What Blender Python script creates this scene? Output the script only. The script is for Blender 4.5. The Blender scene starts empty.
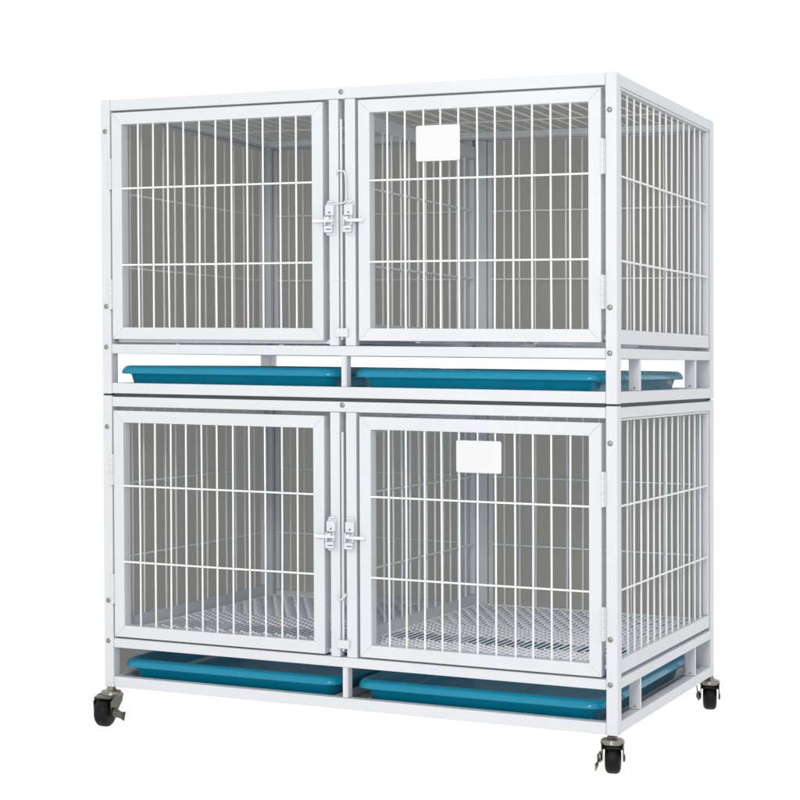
import bpy, math, random
from mathutils import Vector, Matrix
random.seed(7)
S = bpy.context.scene
COL = bpy.context.collection

# ------------------------------------------------------------------ real-world sizes (metres)
W, D = 0.948, 0.619           # rack width and depth
TH = 0.519                    # one tier
GAP = 0.0030                  # seam between the stacked tiers
ZB = 0.0670                   # underside of the lower frame above the floor (caster height)
RX, RY = -0.01468, -0.0050    # the light angle-iron rack leans a touch out of square

def lean(p):
    return (p[0] + RX*(p[2]-ZB-0.52), p[1] + RY*(p[2]-ZB-0.52), p[2])

# ------------------------------------------------------------------ materials
def mat(name, col, rough=0.4, metal=0.0, noise=0.0, nscale=30, bump=0.0, bscale=400, spec=0.5, coat=0.0, rvar=0.0, stretch=None):
    m = bpy.data.materials.new(name); m.use_nodes = True
    nt = m.node_tree; b = nt.nodes['Principled BSDF']
    b.inputs['Base Color'].default_value = (*col, 1)
    b.inputs['Roughness'].default_value = rough
    b.inputs['Metallic'].default_value = metal
    b.inputs['Specular IOR Level'].default_value = spec
    b.inputs['Coat Weight'].default_value = coat
    b.inputs['Coat Roughness'].default_value = 0.12
    tc = nt.nodes.new('ShaderNodeTexCoord')
    src = tc.outputs['Object']
    if stretch:
        mp = nt.nodes.new('ShaderNodeMapping'); mp.inputs['Scale'].default_value = stretch
        nt.links.new(src, mp.inputs['Vector']); src = mp.outputs['Vector']
    if noise or rvar:
        n = nt.nodes.new('ShaderNodeTexNoise'); n.inputs['Scale'].default_value = nscale
        n.inputs['Detail'].default_value = 6; n.inputs['Roughness'].default_value = 0.6
        nt.links.new(src, n.inputs['Vector'])
        if noise:
            mx = nt.nodes.new('ShaderNodeMix'); mx.data_type = 'RGBA'
            mx.inputs['A'].default_value = (*[c*(1-noise) for c in col], 1)
            mx.inputs['B'].default_value = (*[min(1, c*(1+noise)) for c in col], 1)
            nt.links.new(n.outputs['Fac'], mx.inputs['Factor'])
            nt.links.new(mx.outputs['Result'], b.inputs['Base Color'])
        if rvar:
            mr = nt.nodes.new('ShaderNodeMapRange')
            mr.inputs['From Min'].default_value = 0.35; mr.inputs['From Max'].default_value = 0.65
            mr.inputs['To Min'].default_value = rough-rvar; mr.inputs['To Max'].default_value = rough+rvar
            nt.links.new(n.outputs['Fac'], mr.inputs['Value']); nt.links.new(mr.outputs['Result'], b.inputs['Roughness'])
    if bump:
        n2 = nt.nodes.new('ShaderNodeTexNoise'); n2.inputs['Scale'].default_value = bscale; n2.inputs['Detail'].default_value = 3
        nt.links.new(tc.outputs['Object'], n2.inputs['Vector'])
        bp = nt.nodes.new('ShaderNodeBump'); bp.inputs['Strength'].default_value = bump; bp.inputs['Distance'].default_value = 0.001
        nt.links.new(n2.outputs['Fac'], bp.inputs['Height']); nt.links.new(bp.outputs['Normal'], b.inputs['Normal'])
    return m

PAINT = mat('white_powder_coat', (.615, .620, .648), .38, noise=.05, nscale=9, bump=.22, bscale=260, rvar=.07)
WIRE = mat('white_coated_wire', (.80, .80, .81), .34, noise=.06, nscale=25, rvar=.06)
FWIRE = mat('plastic_dipped_wire', (.86, .86, .89), .25, noise=.05, nscale=40)
PLATE = mat('white_card_plate', (.66, .66, .665), .45, noise=.01, nscale=12)
TEAL = mat('teal_plastic', (.0, .200, .320), .19, noise=.08, nscale=14, bump=.12, bscale=90, rvar=.06, spec=.40)
ZINC = mat('zinc_screw', (.30, .29, .27), .32, metal=.95, noise=.15, nscale=300)
NICKEL = mat('nickel_plated_steel', (.27, .26, .235), .26, metal=1.0, noise=.25, nscale=90, rvar=.1)
DARKST = mat('dark_plated_steel', (.11, .11, .10), .30, metal=.8, noise=.3, nscale=120, rvar=.1)
RUBBER = mat('black_rubber', (.004, .004, .004), .5, spec=.18, noise=.4, nscale=120, bump=.3, bscale=500)
SEAM_SHADE = mat('dark_seam_shade', (.05, .052, .060), .6, noise=.3, nscale=20)  # dark tone standing in for shade between the tiers
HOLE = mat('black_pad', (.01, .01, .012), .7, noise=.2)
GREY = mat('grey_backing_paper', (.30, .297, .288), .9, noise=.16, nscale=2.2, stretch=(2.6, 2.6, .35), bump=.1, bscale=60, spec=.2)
def translucent_paper(m, col, fac):
    nt = m.node_tree; b = nt.nodes['Principled BSDF']; out = [n for n in nt.nodes if n.type == 'OUTPUT_MATERIAL'][0]
    tr = nt.nodes.new('ShaderNodeBsdfTranslucent'); tr.inputs['Color'].default_value = (*col, 1)
    mx = nt.nodes.new('ShaderNodeMixShader'); mx.inputs['Fac'].default_value = fac
    nt.links.new(b.outputs[0], mx.inputs[1]); nt.links.new(tr.outputs[0], mx.inputs[2]); nt.links.new(mx.outputs[0], out.inputs['Surface'])
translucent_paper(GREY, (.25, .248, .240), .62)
PALE = mat('pale_grey_sheet', (.42, .41, .42), .7, noise=.05, nscale=6, spec=.3)

# ------------------------------------------------------------------ mesh builder
class MB:
    def __init__(s): s.v = []; s.f = []; s.sm = []
    def add(s, vs, fs, smooth=False):
        o = len(s.v); s.v += [tuple(v) for v in vs]
        for f in fs: s.f.append(tuple(i+o for i in f)); s.sm.append(smooth)
    def box(s, x0, x1, y0, y1, z0, z1):
        s.add([(x0,y0,z0),(x1,y0,z0),(x1,y1,z0),(x0,y1,z0),(x0,y0,z1),(x1,y0,z1),(x1,y1,z1),(x0,y1,z1)],
              [(0,3,2,1),(4,5,6,7),(0,1,5,4),(1,2,6,5),(2,3,7,6),(3,0,4,7)])
    def obox(s, c, ax, ay, az):
        c = Vector(c); ax = Vector(ax); ay = Vector(ay); az = Vector(az)
        vs = [c+sx*ax+sy*ay+sz*az for sz in (-1,1) for sx,sy in ((-1,-1),(1,-1),(1,1),(-1,1))]
        s.add(vs, [(0,3,2,1),(4,5,6,7),(0,1,5,4),(1,2,6,5),(2,3,7,6),(3,0,4,7)])
    def tube(s, pts, r, n=8, closed_ends=True, rs=None):
        pts = [Vector(p) for p in pts]; rings = []; up = None
        for i, p in enumerate(pts):
            t = (pts[min(i+1, len(pts)-1)] - pts[max(i-1, 0)]).normalized()
            if up is None:
                up = Vector((0,0,1)) if abs(t.z) < .9 else Vector((0,1,0))
            a = t.cross(up).normalized(); b = t.cross(a).normalized(); up = -b if (-b).dot(up) > 0 else b
            R = rs[i] if rs else r
            rings.append([p + R*(math.cos(2*math.pi*k/n)*a + math.sin(2*math.pi*k/n)*b) for k in range(n)])
        vs = [v for rg in rings for v in rg]; fs = []
        for i in range(len(pts)-1):
            for k in range(n):
                fs.append((i*n+k, i*n+(k+1)%n, (i+1)*n+(k+1)%n, (i+1)*n+k))
        s.add(vs, fs, True)
        if closed_ends:
            s.add(rings[0], [tuple(range(n))]); s.add(rings[-1], [tuple(reversed(range(n)))])
    def lathe(s, c, axis, prof, n=24):
        # prof: (distance along axis, radius)
        c = Vector(c); ax = Vector(axis).normalized()
        u = ax.cross(Vector((0,0,1)) if abs(ax.z) < .9 else Vector((1,0,0))).normalized(); w = ax.cross(u)
        vs = []; fs = []
        for (h, r) in prof:
            for k in range(n):
                a = 2*math.pi*k/n; vs.append(c + h*ax + r*(math.cos(a)*u + math.sin(a)*w))
        for i in range(len(prof)-1):
            for k in range(n): fs.append((i*n+k, i*n+(k+1)%n, (i+1)*n+(k+1)%n, (i+1)*n+k))
        fs.append(tuple(reversed(range(n)))); fs.append(tuple((len(prof)-1)*n+k for k in range(n)))
        s.add(vs, fs, True)
    def build(s, name, m, parent=None, bevel=0.0, seg=2, auto=40, straight=False):
        base = parent
        org = Vector((0,0,0))
        while base is not None: org += Vector(base.location); base = base.parent
        me = bpy.data.meshes.new(name)
        vs = [Vector(v) if straight else Vector(lean(v)) for v in s.v]
        me.from_pydata([v - org for v in vs], [], s.f)
        me.polygons.foreach_set('use_smooth', s.sm)
        me.materials.append(m); me.update()
        o = bpy.data.objects.new(name, me); COL.objects.link(o)
        if parent is not None: o.parent = parent
        if bevel:
            b = o.modifiers.new('Bevel', 'BEVEL'); b.width = bevel; b.segments = seg; b.limit_method = 'ANGLE'
            b.angle_limit = math.radians(50); b.harden_normals = False
        return o

def thing(name, loc, label, cat, group=None):
    o = bpy.data.objects.new(name, None); COL.objects.link(o); o.location = loc
    o.empty_display_size = .05
    o['label'] = label; o['category'] = cat
    if group: o['group'] = group
    return o

def mitred(mb, x0, x1, z0, z1, w, y0, y1, g=.00005):
    """four mitred box-section members in an x-z plane"""
    O = [(x0,z0),(x1,z0),(x1,z1),(x0,z1)]; I = [(x0+w,z0+w),(x1-w,z0+w),(x1-w,z1-w),(x0+w,z1-w)]
    for i in range(4):
        j = (i+1) % 4
        a, b, c, d = O[i], O[j], I[j], I[i]
        # hairline at the mitre
        dx, dz = b[0]-a[0], b[1]-a[1]; L = math.hypot(dx, dz); ux, uz = dx/L*g, dz/L*g
        q = [(a[0]+ux,a[1]+uz),(b[0]-ux,b[1]-uz),(c[0]-ux,c[1]-uz),(d[0]+ux,d[1]+uz)]
        vs = [(p[0], y0, p[1]) for p in q] + [(p[0], y1, p[1]) for p in q]
        mb.add(vs, [(0,1,2,3),(7,6,5,4),(0,4,5,1),(1,5,6,2),(2,6,7,3),(3,7,4,0)])

def jit(a=.0006): return random.uniform(-a, a)
HW = (.360, .2265)             # heights of the horizontal wires in a tier

# ------------------------------------------------------------------ one tier of the cage
def cage(name, z, upper, label):
    t = thing(name, Vector((W/2, D/2, z)), label, 'cage')
    P = .0185
    # corner posts and the pairs of posts in the middle of front and back
    posts = [(0, P, 0, .022, 0, TH), (W-P, W, 0, .022, 0, TH), (0, .024, D-.026, D, 0, TH), (W-.028, W, D-.022, D, 0, TH)]
    for q in posts:
        m = MB(); m.box(q[0], q[1], q[2], q[3], z+q[4], z+q[5]); m.build('corner_post', PAINT, t, .0012)
    for (a, b, y0, y1) in ((.448, .4655, 0, .018), (.4775, .4965, 0, .018), (.4495, .4705, D-.020, D), (.4755, .4985, D-.020, D)):
        m = MB(); m.box(a, b, y0+.0005, y1-.0005, z+.0885, z+.4990); m.build('middle_post', PAINT, t, .0012)
    # rails
    def rail(x0, x1, y0, y1, z0, z1, nm='rail'):
        m = MB(); m.box(x0, x1, y0, y1, z+z0, z+z1); return m.build(nm, PAINT, t, .0012)
    for (z0, z1) in ((.0010, .0195), (.0715, .088), (.4995, TH-.0006 if upper else TH-.0022)):
        e = .0004
        rail(P+e, W-P-e, .0006, .019, z0, z1)
        rail(.0245, W-.0285, D-.019, D-.0006, z0, z1)
        rail(.0006, .019, .0225, D-.0265, z0, z1)
        rail(W-.019, W-.0006, .0225, D-.0225, z0, z1)
    # wire side panels, each with its own light frame
    def side(x0, x1, xw, nm):
        m = MB()
        m.box(x0, x1, .0235, D-.028, z+.0945, z+.1175)
        m.box(x0, x1, .0235, D-.028, z+.4955, z+.4990)
        m.box(x0+.0006, x1-.0006, .0235, .0315, z+.118, z+.4950)
        m.box(x0+.0006, x1-.0006, D-.036, D-.028, z+.118, z+.4950)
        pnl = m.build(nm, PAINT, t, .001)
        g = MB()
        for k in range(15):
            y = .044+.0387*k
            if y > D-.04: break
            y += jit()
            g.tube([(xw, y, z+.110), (xw+jit(.0008), y+jit(.001), z+.3), (xw, y+jit(), z+.4935)], .0018, 8)
        for h in HW:
            xo = xw + (.0034 if x0 > .4 else -.0034)
            g.tube([(xo, .027, z+h), (xo, D*.5, z+h+jit()), (xo, D-.031, z+h)], .0018, 8)
        g.build('wire_grid', WIRE, pnl)
    side(W-.0135, W-.0018, W-.008, 'side_panel')
    side(.0018, .0135, .008, 'side_panel')
    # back panels
    for (x0, x1) in ((.0255, .4485), (.4995, W-.0295)):
        m = MB(); y0, y1 = D-.014, D-.002
        m.box(x0, x1, y0, y1, z+.0900, z+.1070); m.box(x0, x1, y0, y1, z+.4965, z+.4992)
        m.box(x0, x0+.009, y0+.0006, y1-.0006, z+.1075, z+.496); m.box(x1-.009, x1, y0+.0006, y1-.0006, z+.1075, z+.496)
        pnl = m.build('back_panel', PAINT, t, .001)
        g = MB(); n = 12
        for k in range(1, n+1):
            x = x0 + (x1-x0)*k/(n+1) + jit()
            g.tube([(x, D-.008, z+.104), (x+jit(.001), D-.008, z+.3), (x+jit(), D-.008, z+.498)], .0018, 8)
        for h in HW: g.tube([(x0+.002, D-.0114, z+h), ((x0+x1)/2, D-.0114, z+h+jit()), (x1-.002, D-.0114, z+h)], .0017, 8)
        g.build('wire_grid', WIRE, pnl)
    # divider between the two compartments
    m = MB(); xa, xb = .4665, .4775
    m.box(xa, xb, .022, D-.022, z+.103, z+.1265); m.box(xa, xb, .022, D-.022, z+.462, z+.486)
    m.box(xa+.0005, xb-.0005, .022, .030, z+.127, z+.4615); m.box(xa+.0005, xb-.0005, D-.030, D-.022, z+.127, z+.4615)
    dv = m.build('divider_panel', PAINT, t, .001)
    g = MB()
    for k in range(14):
        y = .050+.0387*k
        if y > D-.035: break
        g.tube([(.472, y+jit(.001), z+.120), (.472+jit(.001), y+jit(.001), z+.3), (.472, y+jit(.001), z+.466)], .0018, 8)
    for h in HW:
        g.tube([(.4755, .025, z+h), (.4755, D*.5, z+h+jit()), (.4755, D-.025, z+h)], .0018, 8)
    g.build('wire_grid', WIRE, dv)
    # floor grids, one per compartment: close depth wires over bands of crimped cross wires
    for (fx0, fx1, fz) in ((.0205, .4655, z+.0965), (.4785, W-.0205, z+.1065)):
        m = MB(); xs = []; x = fx0+.0065
        while x < fx1-.004:
            m.tube([(x+jit(.0004), .021, fz), (x+jit(.0004), D/2, fz-.0006), (x+jit(.0004), D-.0155, fz)], .0015, 6)
            xs.append(x); x += .0116
        y = .030; row = 0
        while y < D-.018:
            pts = []
            for i, xx in enumerate(xs):
                up = (i+row) % 2
                pts.append((xx-.0029, y, fz-.0012))
                pts.append((xx, y + (.0036 if up else -.0036), fz+(.0024 if up else -.0030)))
            m.tube(pts, .0017, 5)
            y += .0095 if y < .108 else (.100 if y < .150 else (.0105 if y < .315 else .021)); row += 1
        m.box(fx0, fx0+.0030, .0205, D-.0145, fz-.004, fz+.0025); m.box(fx1-.0030, fx1, .0205, D-.0145, fz-.004, fz+.0025)
        m.box(fx0+.0032, fx1-.0032, .0190, .0204, fz-.005, fz+.002); m.box(fx0+.0032, fx1-.0032, D-.0154, D-.0144, fz-.005, fz+.0022)
        for q in (.27, .73):
            xx = fx0+(fx1-fx0)*q; m.box(xx-.004, xx+.004, .0225, D-.0235, fz-.013, fz-.0065)
        m.build('floor_grid', FWIRE, t)
    # roof of wires
    if upper:
        m = MB(); x = .036
        while x < W-.03:
            m.tube([(x+jit(), .016, z+.5105), (x+jit(.001), D/2, z+.5095+jit()), (x+jit(), D-.016, z+.5105)], .0018, 8); x += .0317
        for y in (.060, .395, .552):
            m.tube([(.015, y, z+.5068), (W/2, y+jit(.001), z+.506), (W-.015, y, z+.5068)], .0018, 8)
        m.box(.0195, .028, .0195, D-.0195, z+.502, z+.5125); m.box(W-.028, W-.0195, .0195, D-.0195, z+.502, z+.5125)
        m.box(.0285, W-.0285, D-.029, D-.0195, z+.5025, z+.5130)
        m.build('roof_grid', WIRE, t)
    # doors
    dz0, dz1 = (.097, .4955) if upper else (.0915, .4925)
    for (x0, x1, side_) in ((.0225, .4375, 'l'), (.5030, .9225, 'r')):
        m = MB(); w = .0205; yf, yb = -.0015, .0205
        mitred(m, x0, x1, z+dz0, z+dz1, w, yf, yb)
        door = m.build('door', PAINT, t, .0007, 2)
        g = MB(); xi0, xi1 = x0+w, x1-w
        n = 11
        for k in range(1, n+1):
            xx = xi0 + (xi1-xi0)*k/(n+1) + jit(.0009)
            g.tube([(xx+jit(.0010), .0030, z+dz0+w-.002), (xx, .0030+jit(.0011), z+.3), (xx+jit(.0006), .0030, z+dz1-w+.002)], .00172, 8)
        for h in (.362, .2275):
            hh = h if upper else h-.0022
            g.tube([(xi0-.001, -.0004, z+hh), ((xi0+xi1)/2, -.0004, z+hh+jit(.0005)), (xi1+.001, -.0004, z+hh)], .00172, 8)
        for hh in (dz0+w-.0022, dz1-w+.0008):
            g.tube([(xi0-.001, -.0002, z+hh), (xi1+.001, -.0002, z+hh)], .0013, 8)
        g.build('wire_grid', WIRE, door)
        # hinges
        hx = x0-.0028 if side_ == 'l' else x1+.0030
        for (h0, h1) in ((.360, .416), (.149, .203)):
            hg = MB()
            hg.tube([(hx, -.0030, z+h0), (hx, -.0030, z+h1)], .0022, 10)
            for k in range(5):
                a = h0 + (h1-h0)*k/5; b = a + (h1-h0)/5 - .0008
                hg.lathe((hx, -.0030, z+a), (0,0,1), [(0, .0026), (.0006, .0027), (b-a-.0006, .0027), (b-a, .0026)], 12)
            hg.box(hx-.0045, hx+.0045, -.0014, -.0006, z+h0+.001, z+h1-.001)
            hg.build('hinge', PAINT, door)
        if side_ == 'r':
            pl = MB()
            a, b, c, d = (.609, .686, .390, .448) if upper else (.678, .756, .4065, .4585)
            r = .003; ring = []
            for (cx, cz, s0) in ((b-r, d-r, 0), (a+r, d-r, 90), (a+r, c+r, 180), (b-r, c+r, 270)):
                for k in range(5):
                    an = math.radians(s0+k*22.5); ring.append((cx+r*math.cos(an), cz+r*math.sin(an)))
            nn = len(ring)
            pl.add([(q[0], -.0042, z+q[1]) for q in ring] + [(q[0], -.0030, z+q[1]) for q in ring],
                   [tuple(reversed(range(nn))), tuple(range(nn, 2*nn))] + [(k, (k+1) % nn, nn+(k+1) % nn, nn+k) for k in range(nn)])
            o = pl.build('name_plate', PLATE, door)
    # latches on the middle posts
    zc = .2965 if upper else .2905
    for (xc, sgn, bx0, bx1) in ((.4525, -1, .4235, .4605), (.4875, 1, .4835, .5130)):
        m = MB()
        m.box(xc-.0085, xc+.0080, -.0020, .0004, z+zc-.024, z+zc+.030)
        m.box(xc-.0060, xc+.0055, -.0036, -.0021, z+zc+.030, z+zc+.0335)
        m.box(xc-.0095, xc+.0060, -.0105, -.0022, z+zc-.0195, z+zc-.0085)       # lower keeper
        m.box(xc-.0080, xc+.0080, -.0085, -.0022, z+zc+.0085, z+zc+.0260)       # upper housing
        m.box(xc-.0085, xc-.0060, -.0120, -.0022, z+zc-.0080, z+zc+.0080)
        m.box(xc+.0055, xc+.0075, -.0120, -.0022, z+zc-.0080, z+zc+.0080)
        lt = m.build('latch', PAINT, t, .0010)
        b = MB()
        b.tube([(bx0, -.0085, z+zc), (bx1, -.0085, z+zc)], .0027, 12)
        b.tube([(xc, -.0085, z+zc+.001), (xc, -.0165, z+zc+.003)], .0024, 10, rs=[.0022, .0034])
        b.lathe((bx0 if sgn < 0 else bx1, -.0085, z+zc), (sgn, 0, 0), [(-.001, .0028), (.0008, .0028), (.002, .0012)], 12)
        b.build('bolt', WIRE, lt)
        h = MB()
        h.lathe((xc+.0005, -.0083, z+zc+.0135), (0,-1,0), [(0, .0014), (.0006, .0014)], 10)
        h.build('latch_hole', HOLE, lt)
        h = MB(); h.box(xc-.0045, xc+.0045, -.0108, -.0104, z+zc-.0150, z+zc-.0138)
        h.build('latch_slot', HOLE, lt)
    # lift rod of the divider in the slot between the posts
    m = MB()
    m.tube([(.4700, .003, z+.098), (.4700, .003, z+.466)], .0024, 8)
    if upper:
        m.tube([(.4640, -.004, z+.373), (.4660, -.006, z+.378), (.4710, -.006, z+.379), (.4790, -.006, z+.3785), (.4815, -.005, z+.372), (.4830, -.004, z+.333), (.4790, -.0045, z+.326), (.4650, -.0045, z+.3245)], .0016, 8)
    else:
        m.tube([(.4620, -.004, z+.193), (.4640, -.006, z+.187), (.4700, -.007, z+.185), (.4760, -.006, z+.190), (.4785, -.004, z+.196)], .0017, 8)
    m.build('lift_rod', PAINT, t)
    m = MB(); m.box(.4600, .4835, -.0035, -.0004, z+.1030, z+.1175); m.box(.4645, .4665, -.0030, .012, z+.0900, z+.1025)
    m.build('rod_stop', PAINT, t, .0008)
    # screws
    scr = [(.0085, .4635), (.0085, .1545), (.0080, .0825), (.9365, .4605), (.9365, .1515), (.9360, .0800), (.4710, .5110)]
    for (x, h) in scr:
        m = MB(); yb = 0 if x != .4710 else .0006
        m.lathe((x, yb, z+h), (0,-1,0), [(-.001, .0042), (.0003, .0044), (.0012, .0040), (.0019, .0029), (.0023, .0012)], 16)
        a = random.uniform(0, 3)
        for q in (a, a+math.pi/2):
            m.obox((x, yb-.00235, z+h), (.0024*math.cos(q), 0, .0024*math.sin(q)), (0, .0003, 0), (-.0004*math.sin(q), 0, .0004*math.cos(q)))
        m.build('screw', ZINC, t)
    for (y, h) in ((.0105, .0800), (.0105, .1380)):
        m = MB(); m.lathe((W, y, z+h), (1,0,0), [(-.001, .0022), (.0003, .0022), (.0010, .0014)], 12); m.build('screw', PAINT, t)
    # tray openings: angle struts front and sides, runners under the trays
    m = MB(); m.box(.4690, .4765, .0015, .0040, z+.0200, z+.0712); m.box(.4768, .4788, .0015, .0190, z+.0200, z+.0712)
    m.build('tray_strut', PAINT, t, .0006)
    for xs_ in ((W-.0205, W-.0015),) if upper else ((W-.0205, W-.0015), (.0015, .0205)):
        for y in (.133, .487):
            m = MB(); m.box(xs_[0], xs_[1], y-.0010, y+.0012, z+.0200, z+.0712)
            xo = xs_[1]-.0022 if xs_[0] > .4 else xs_[0]
            m.box(xo, xo+.0022, y+.0014, y+.0060, z+.0200, z+.0712)
            m.build('tray_strut', PAINT, t, .0005)
            k = MB(); k.lathe((xs_[0]+.010, y-.0010, z+.0245), (0,-1,0), [(0, .0018), (.0010, .0012)], 10); k.build('screw', ZINC, t)
    for x in (.0520, .4400, .5020, .8950):
        m = MB(); m.box(x, x+.0015, .0200, D-.0200, z+.0030, z+.0175); m.box(x-.010, x-.0003, .0200, D-.0200, z+.0030, z+.0045)
        m.build('tray_runner', PAINT, t)
    return t

# ------------------------------------------------------------------ casters under the lower cage
def caster(parent, x, y, z, ang, lever_side, lever_ang, lmat):
    """ang: direction in which the wheel trails"""
    d = Vector((math.cos(ang), math.sin(ang), 0)); n = Vector((-d.y, d.x, 0)); c = Vector((x, y, z)); up = Vector((0,0,1))
    m = MB()
    m.lathe(c, (0,0,-1), [(-.001, .0055), (.0010, .0075), (.004, .0085), (.0060, .0105), (.0068, .0165), (.0095, .0190), (.0105, .0178), (.0113, .0192), (.0140, .0190), (.0155, .0150)], 28)
    R = .0255; hub = c + d*.0230 + up*(-(ZB-R))
    root = m.build('caster', NICKEL, parent)
    f = MB()
    for s in (-1, 1):                                   # fork cheeks
        o = n*s*.0160
        prof = [(-.012, -.0125), (.018, -.0125), (.034, -.022), (.0320, -.0400), (.0235, -.0480), (.0150, -.0440), (-.008, -.024)]
        vs = [c + o + d*a + up*b for a, b in prof] + [c + o + n*s*.0016 + d*a + up*b for a, b in prof]; k = len(prof)
        f.add(vs, [tuple(range(k)), tuple(reversed(range(k, 2*k)))] + [(i, (i+1) % k, k+(i+1) % k, k+i) for i in range(k)])
        f.lathe(hub + n*s*.0175, n*s, [(0, .0065), (.0012, .0062), (.0022, .0038)], 16)
    # arched hood over the wheel
    arc = []
    for i in range(11):
        a = math.radians(62 + i*8); arc.append((math.cos(a)*(R+.0022), math.sin(a)*(R+.0022)))
    vs = []
    for (a, b) in arc:
        for s in (-1, 1): vs.append(hub + d*a + up*b + n*s*.0160)
    for (a, b) in arc:
        for s in (-1, 1): vs.append(hub + d*a*1.06 + up*b*1.06 + n*s*.0160)
    fs = []; q = 2*len(arc)
    for i in range(len(arc)-1):
        fs.append((2*i, 2*i+1, 2*i+3, 2*i+2)); fs.append((q+2*i+2, q+2*i+3, q+2*i+1, q+2*i))
        fs.append((2*i, 2*i+2, q+2*i+2, q+2*i)); fs.append((2*i+1, q+2*i+1, q+2*i+3, 2*i+3))
    f.add(vs, fs, True)
    f.build('fork', DARKST, root, .0006)
    w = MB()
    w.lathe(hub - n*.0130, n, [(0, .009), (.0005, R-.008), (.0020, R-.0035), (.005, R-.0008), (.009, R), (.017, R), (.021, R-.0008), (.0240, R-.0035), (.0255, R-.008), (.026, .009)], 40)
    w.build('wheel', RUBBER, root)
    b = MB()
    hb = hub + n*lever_side*.0200
    b.lathe(hb - n*lever_side*.001, n*lever_side, [(0, .0095), (.003, .0090), (.0042, .0055), (.0060, .0050), (.0065, .0028)], 20)
    la = math.radians(lever_ang); ld = d*math.cos(la) + up*math.sin(la); lp = n*lever_side
    ln = ld.cross(lp).normalized()
    def wedge(a0, w0, o0, a1, w1, o1):
        vs = []
        for th in (0, .0018):
            for (aa, ww, oo) in ((a0, w0, o0), (a1, w1, o1)):
                for sg in (-1, 1): vs.append(hb + ld*aa + ln*ww*sg + lp*(oo+th))
        b.add(vs, [(0,1,3,2), (4,6,7,5), (0,4,5,1), (2,3,7,6), (0,2,6,4), (1,5,7,3)])
    wedge(.002, .0075, .0016, .0155, .0060, .0030); wedge(.0157, .0062, .0030, .0235, .0085, .0065)
    b.build('brake_lever', lmat, root, .0008)

def build_lower_casters(t, z):
    v = lambda a, b: math.atan2(b, a)
    caster(t, .0095, .006, z, v(.08, -1), 1, 205, DARKST)
    caster(t, W-.0120, .012, z, v(-.26, .96), 1, 215, NICKEL)
    caster(t, W-.0050, D-.010, z, v(-.25, .97), 1, 70, DARKST)
    caster(t, .0130, D-.014, z, v(-.5, .86), 1, -30, DARKST)

lower = cage('wire_cage', ZB, False, 'white wire cage on four black casters, the lower one of the stack')
build_lower_casters(lower, ZB)
zu = ZB + TH + GAP
upper = cage('wire_cage', zu, True, 'white wire cage with wire roof, stacked on top of the cage with wheels')
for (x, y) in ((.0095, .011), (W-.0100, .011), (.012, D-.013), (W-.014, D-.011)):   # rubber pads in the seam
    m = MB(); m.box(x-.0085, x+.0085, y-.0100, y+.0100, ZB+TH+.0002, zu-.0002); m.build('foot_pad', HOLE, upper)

for q in ((.0200, W-.0210, .0060, .0120), (W-.0120, W-.0060, .0235, D-.0245)):      # added strips, dark to paint the shadow in the seam
    m = MB(); m.box(q[0], q[1], q[2], q[3], ZB+TH-.0021, zu+.0008); m.build('seam_shade_strip', SEAM_SHADE, upper)

# ------------------------------------------------------------------ slide-out trays
def rrect(x0, x1, y0, y1, r, n=6):
    out = []
    for (cx, cy, s) in ((x1-r, y1-r, 0), (x0+r, y1-r, 90), (x0+r, y0+r, 180), (x1-r, y0+r, 270)):
        for k in range(n+1):
            a = math.radians(s + 90*k/n); out.append((cx+r*math.cos(a), cy+r*math.sin(a)))
    return out
def tray(x0, x1, y0, y1, z, label, lift=0):
    t_loc = Vector(((x0+x1)/2, (y0+y1)/2, z))
    prof = [(.030, .0030), (.0275, .0015+.003), (.0225, .0060), (.0150, .0320), (.0130, .0335), (.0030, .0338), (.0008, .0345), (.0000, .0360),
            (.0010, .0400), (.0032, .0440), (.0060, .0468), (.0100, .0486), (.0135, .0484), (.0160, .0460), (.0225, .0130), (.0260, .0092), (.0330, .0080)]
    m = MB(); n = None; vs = []; fs = []
    for (ins, h) in prof:
        ring = rrect(x0+ins, x1-ins, y0+ins, y1-ins, max(.030-ins*.6, .006)); n = len(ring)
        vs += [(a, b, z+h+lift) for a, b in ring]
    for i in range(len(prof)-1):
        for k in range(n): fs.append((i*n+k, i*n+(k+1) % n, (i+1)*n+(k+1) % n, (i+1)*n+k))
    fs.append(tuple(reversed(range(n))))
    fs.append(tuple((len(prof)-1)*n+k for k in range(n)))
    m.add(vs, fs, True)
    # shallow pressed ribs in the tray bottom
    me_o = m.build('waste_tray', TEAL, None)
    org = Vector(lean(t_loc))
    me_o.data.transform(Matrix.Translation(-org)); me_o.location = org
    me_o['label'] = label; me_o['category'] = 'tray'; me_o['group'] = 'teal trays under the wire cages'
    return me_o
tray(.0265, .4590, .0080, .548, ZB+.0025, 'teal plastic tray under left half of the lower cage')
tray(.4845, .9235, .0080, .548, ZB+.0025, 'teal plastic tray under right half of the lower cage, above the front right wheel')
tray(.0215, .4600, .0070, .512, zu+.0020, 'teal plastic tray below left door of the upper cage, between the two cages')
tray(.4815, .9250, .0070, .512, zu+.0020, 'teal plastic tray below right door of the upper cage, between the two cages')

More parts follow.
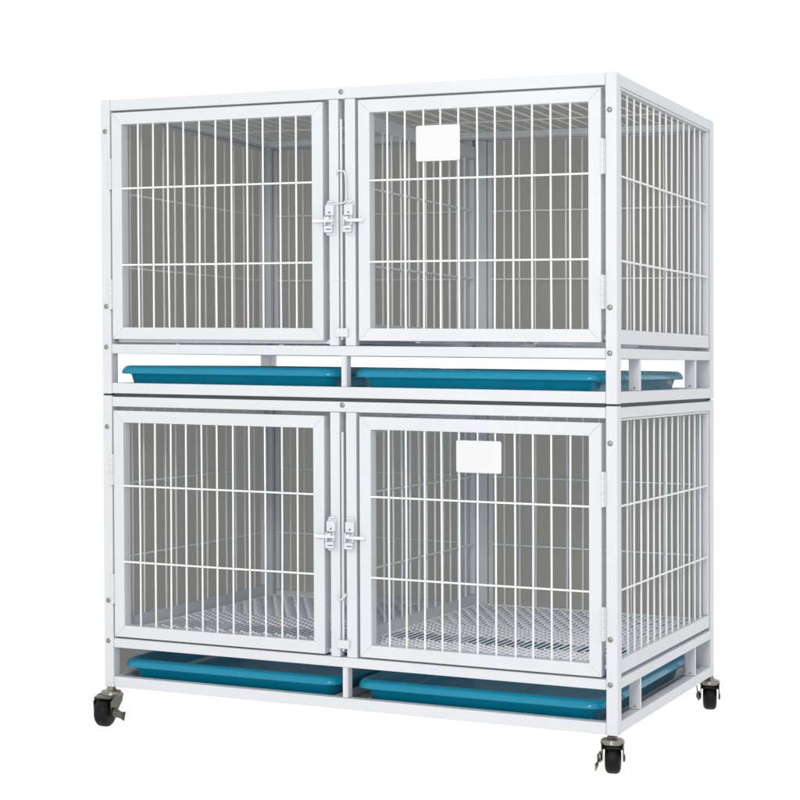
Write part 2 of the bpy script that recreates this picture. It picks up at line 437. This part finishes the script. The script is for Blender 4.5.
# ------------------------------------------------------------------ setting: grey backing behind the wire and white floor made to glow
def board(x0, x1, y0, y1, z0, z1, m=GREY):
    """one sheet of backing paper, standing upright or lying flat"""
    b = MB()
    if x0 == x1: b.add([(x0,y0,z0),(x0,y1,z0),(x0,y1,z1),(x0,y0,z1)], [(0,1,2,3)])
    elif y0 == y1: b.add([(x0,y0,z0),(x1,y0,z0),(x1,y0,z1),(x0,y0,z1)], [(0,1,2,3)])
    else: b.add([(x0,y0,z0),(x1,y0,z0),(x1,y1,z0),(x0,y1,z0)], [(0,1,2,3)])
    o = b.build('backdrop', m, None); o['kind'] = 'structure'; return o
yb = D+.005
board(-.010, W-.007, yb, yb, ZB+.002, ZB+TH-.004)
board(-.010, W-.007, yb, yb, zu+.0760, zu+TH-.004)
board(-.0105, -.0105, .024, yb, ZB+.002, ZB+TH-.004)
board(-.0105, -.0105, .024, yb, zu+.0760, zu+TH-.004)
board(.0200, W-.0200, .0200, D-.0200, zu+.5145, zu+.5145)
board(.0195, W-.0195, .0195, D-.0195, ZB+.0012, ZB+.0012, PALE)

fl = MB(); fl.box(-40, 40, -40, 40, -.02, 0)
FM = bpy.data.materials.new('glowing_white_floor'); FM.use_nodes = True
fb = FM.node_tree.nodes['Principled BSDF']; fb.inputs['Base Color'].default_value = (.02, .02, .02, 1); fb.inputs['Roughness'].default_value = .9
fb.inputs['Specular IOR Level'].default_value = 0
fb.inputs['Emission Color'].default_value = (1, 1, 1, 1); fb.inputs['Emission Strength'].default_value = 1.0  # glow added to the floor so it stays white without shadows
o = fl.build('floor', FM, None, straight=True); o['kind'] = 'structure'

# ------------------------------------------------------------------ light: white studio surround, one soft box and an added fill
w = bpy.data.worlds.new('World'); S.world = w; w.use_nodes = True
w.node_tree.nodes['Background'].inputs['Color'].default_value = (1, 1, 1, 1)
w.node_tree.nodes['Background'].inputs['Strength'].default_value = 1.01
def soft(name, loc, tgt, size, power, col=(1,1,1)):
    l = bpy.data.lights.new(name, 'AREA'); l.shape = 'RECTANGLE'; l.size = size; l.size_y = size; l.energy = power; l.color = col
    o = bpy.data.objects.new(name, l); COL.objects.link(o); o.location = loc
    o.rotation_euler = (Vector(tgt)-Vector(loc)).to_track_quat('-Z', 'Y').to_euler(); return o
soft('softbox', (1.30, -2.7, 1.50), (.45, .1, .80), .5, 27, (1, .985, .965))
soft('added_fill', (.95, -2.9, .80), (.45, .3, .85), .7, 10, (.98, .99, 1))  # extra lamp put in to brighten the inside of the cages

# ------------------------------------------------------------------ camera
cd = bpy.data.cameras.new('Camera'); cam = bpy.data.objects.new('Camera', cd); COL.objects.link(cam)
cam.location = (1.777848, -2.731433, .587579+ZB)
cam.rotation_euler = (1.54871545, -.01143768, .41454619)
cd.sensor_width = 36; cd.lens = 1811.3304/800*36; cd.clip_start = .05; cd.clip_end = 200
S.camera = cam
S.view_settings.view_transform = 'Standard'; S.view_settings.look = 'None'; S.view_settings.exposure = 0; S.view_settings.gamma = 1
S.render.engine = 'CYCLES'
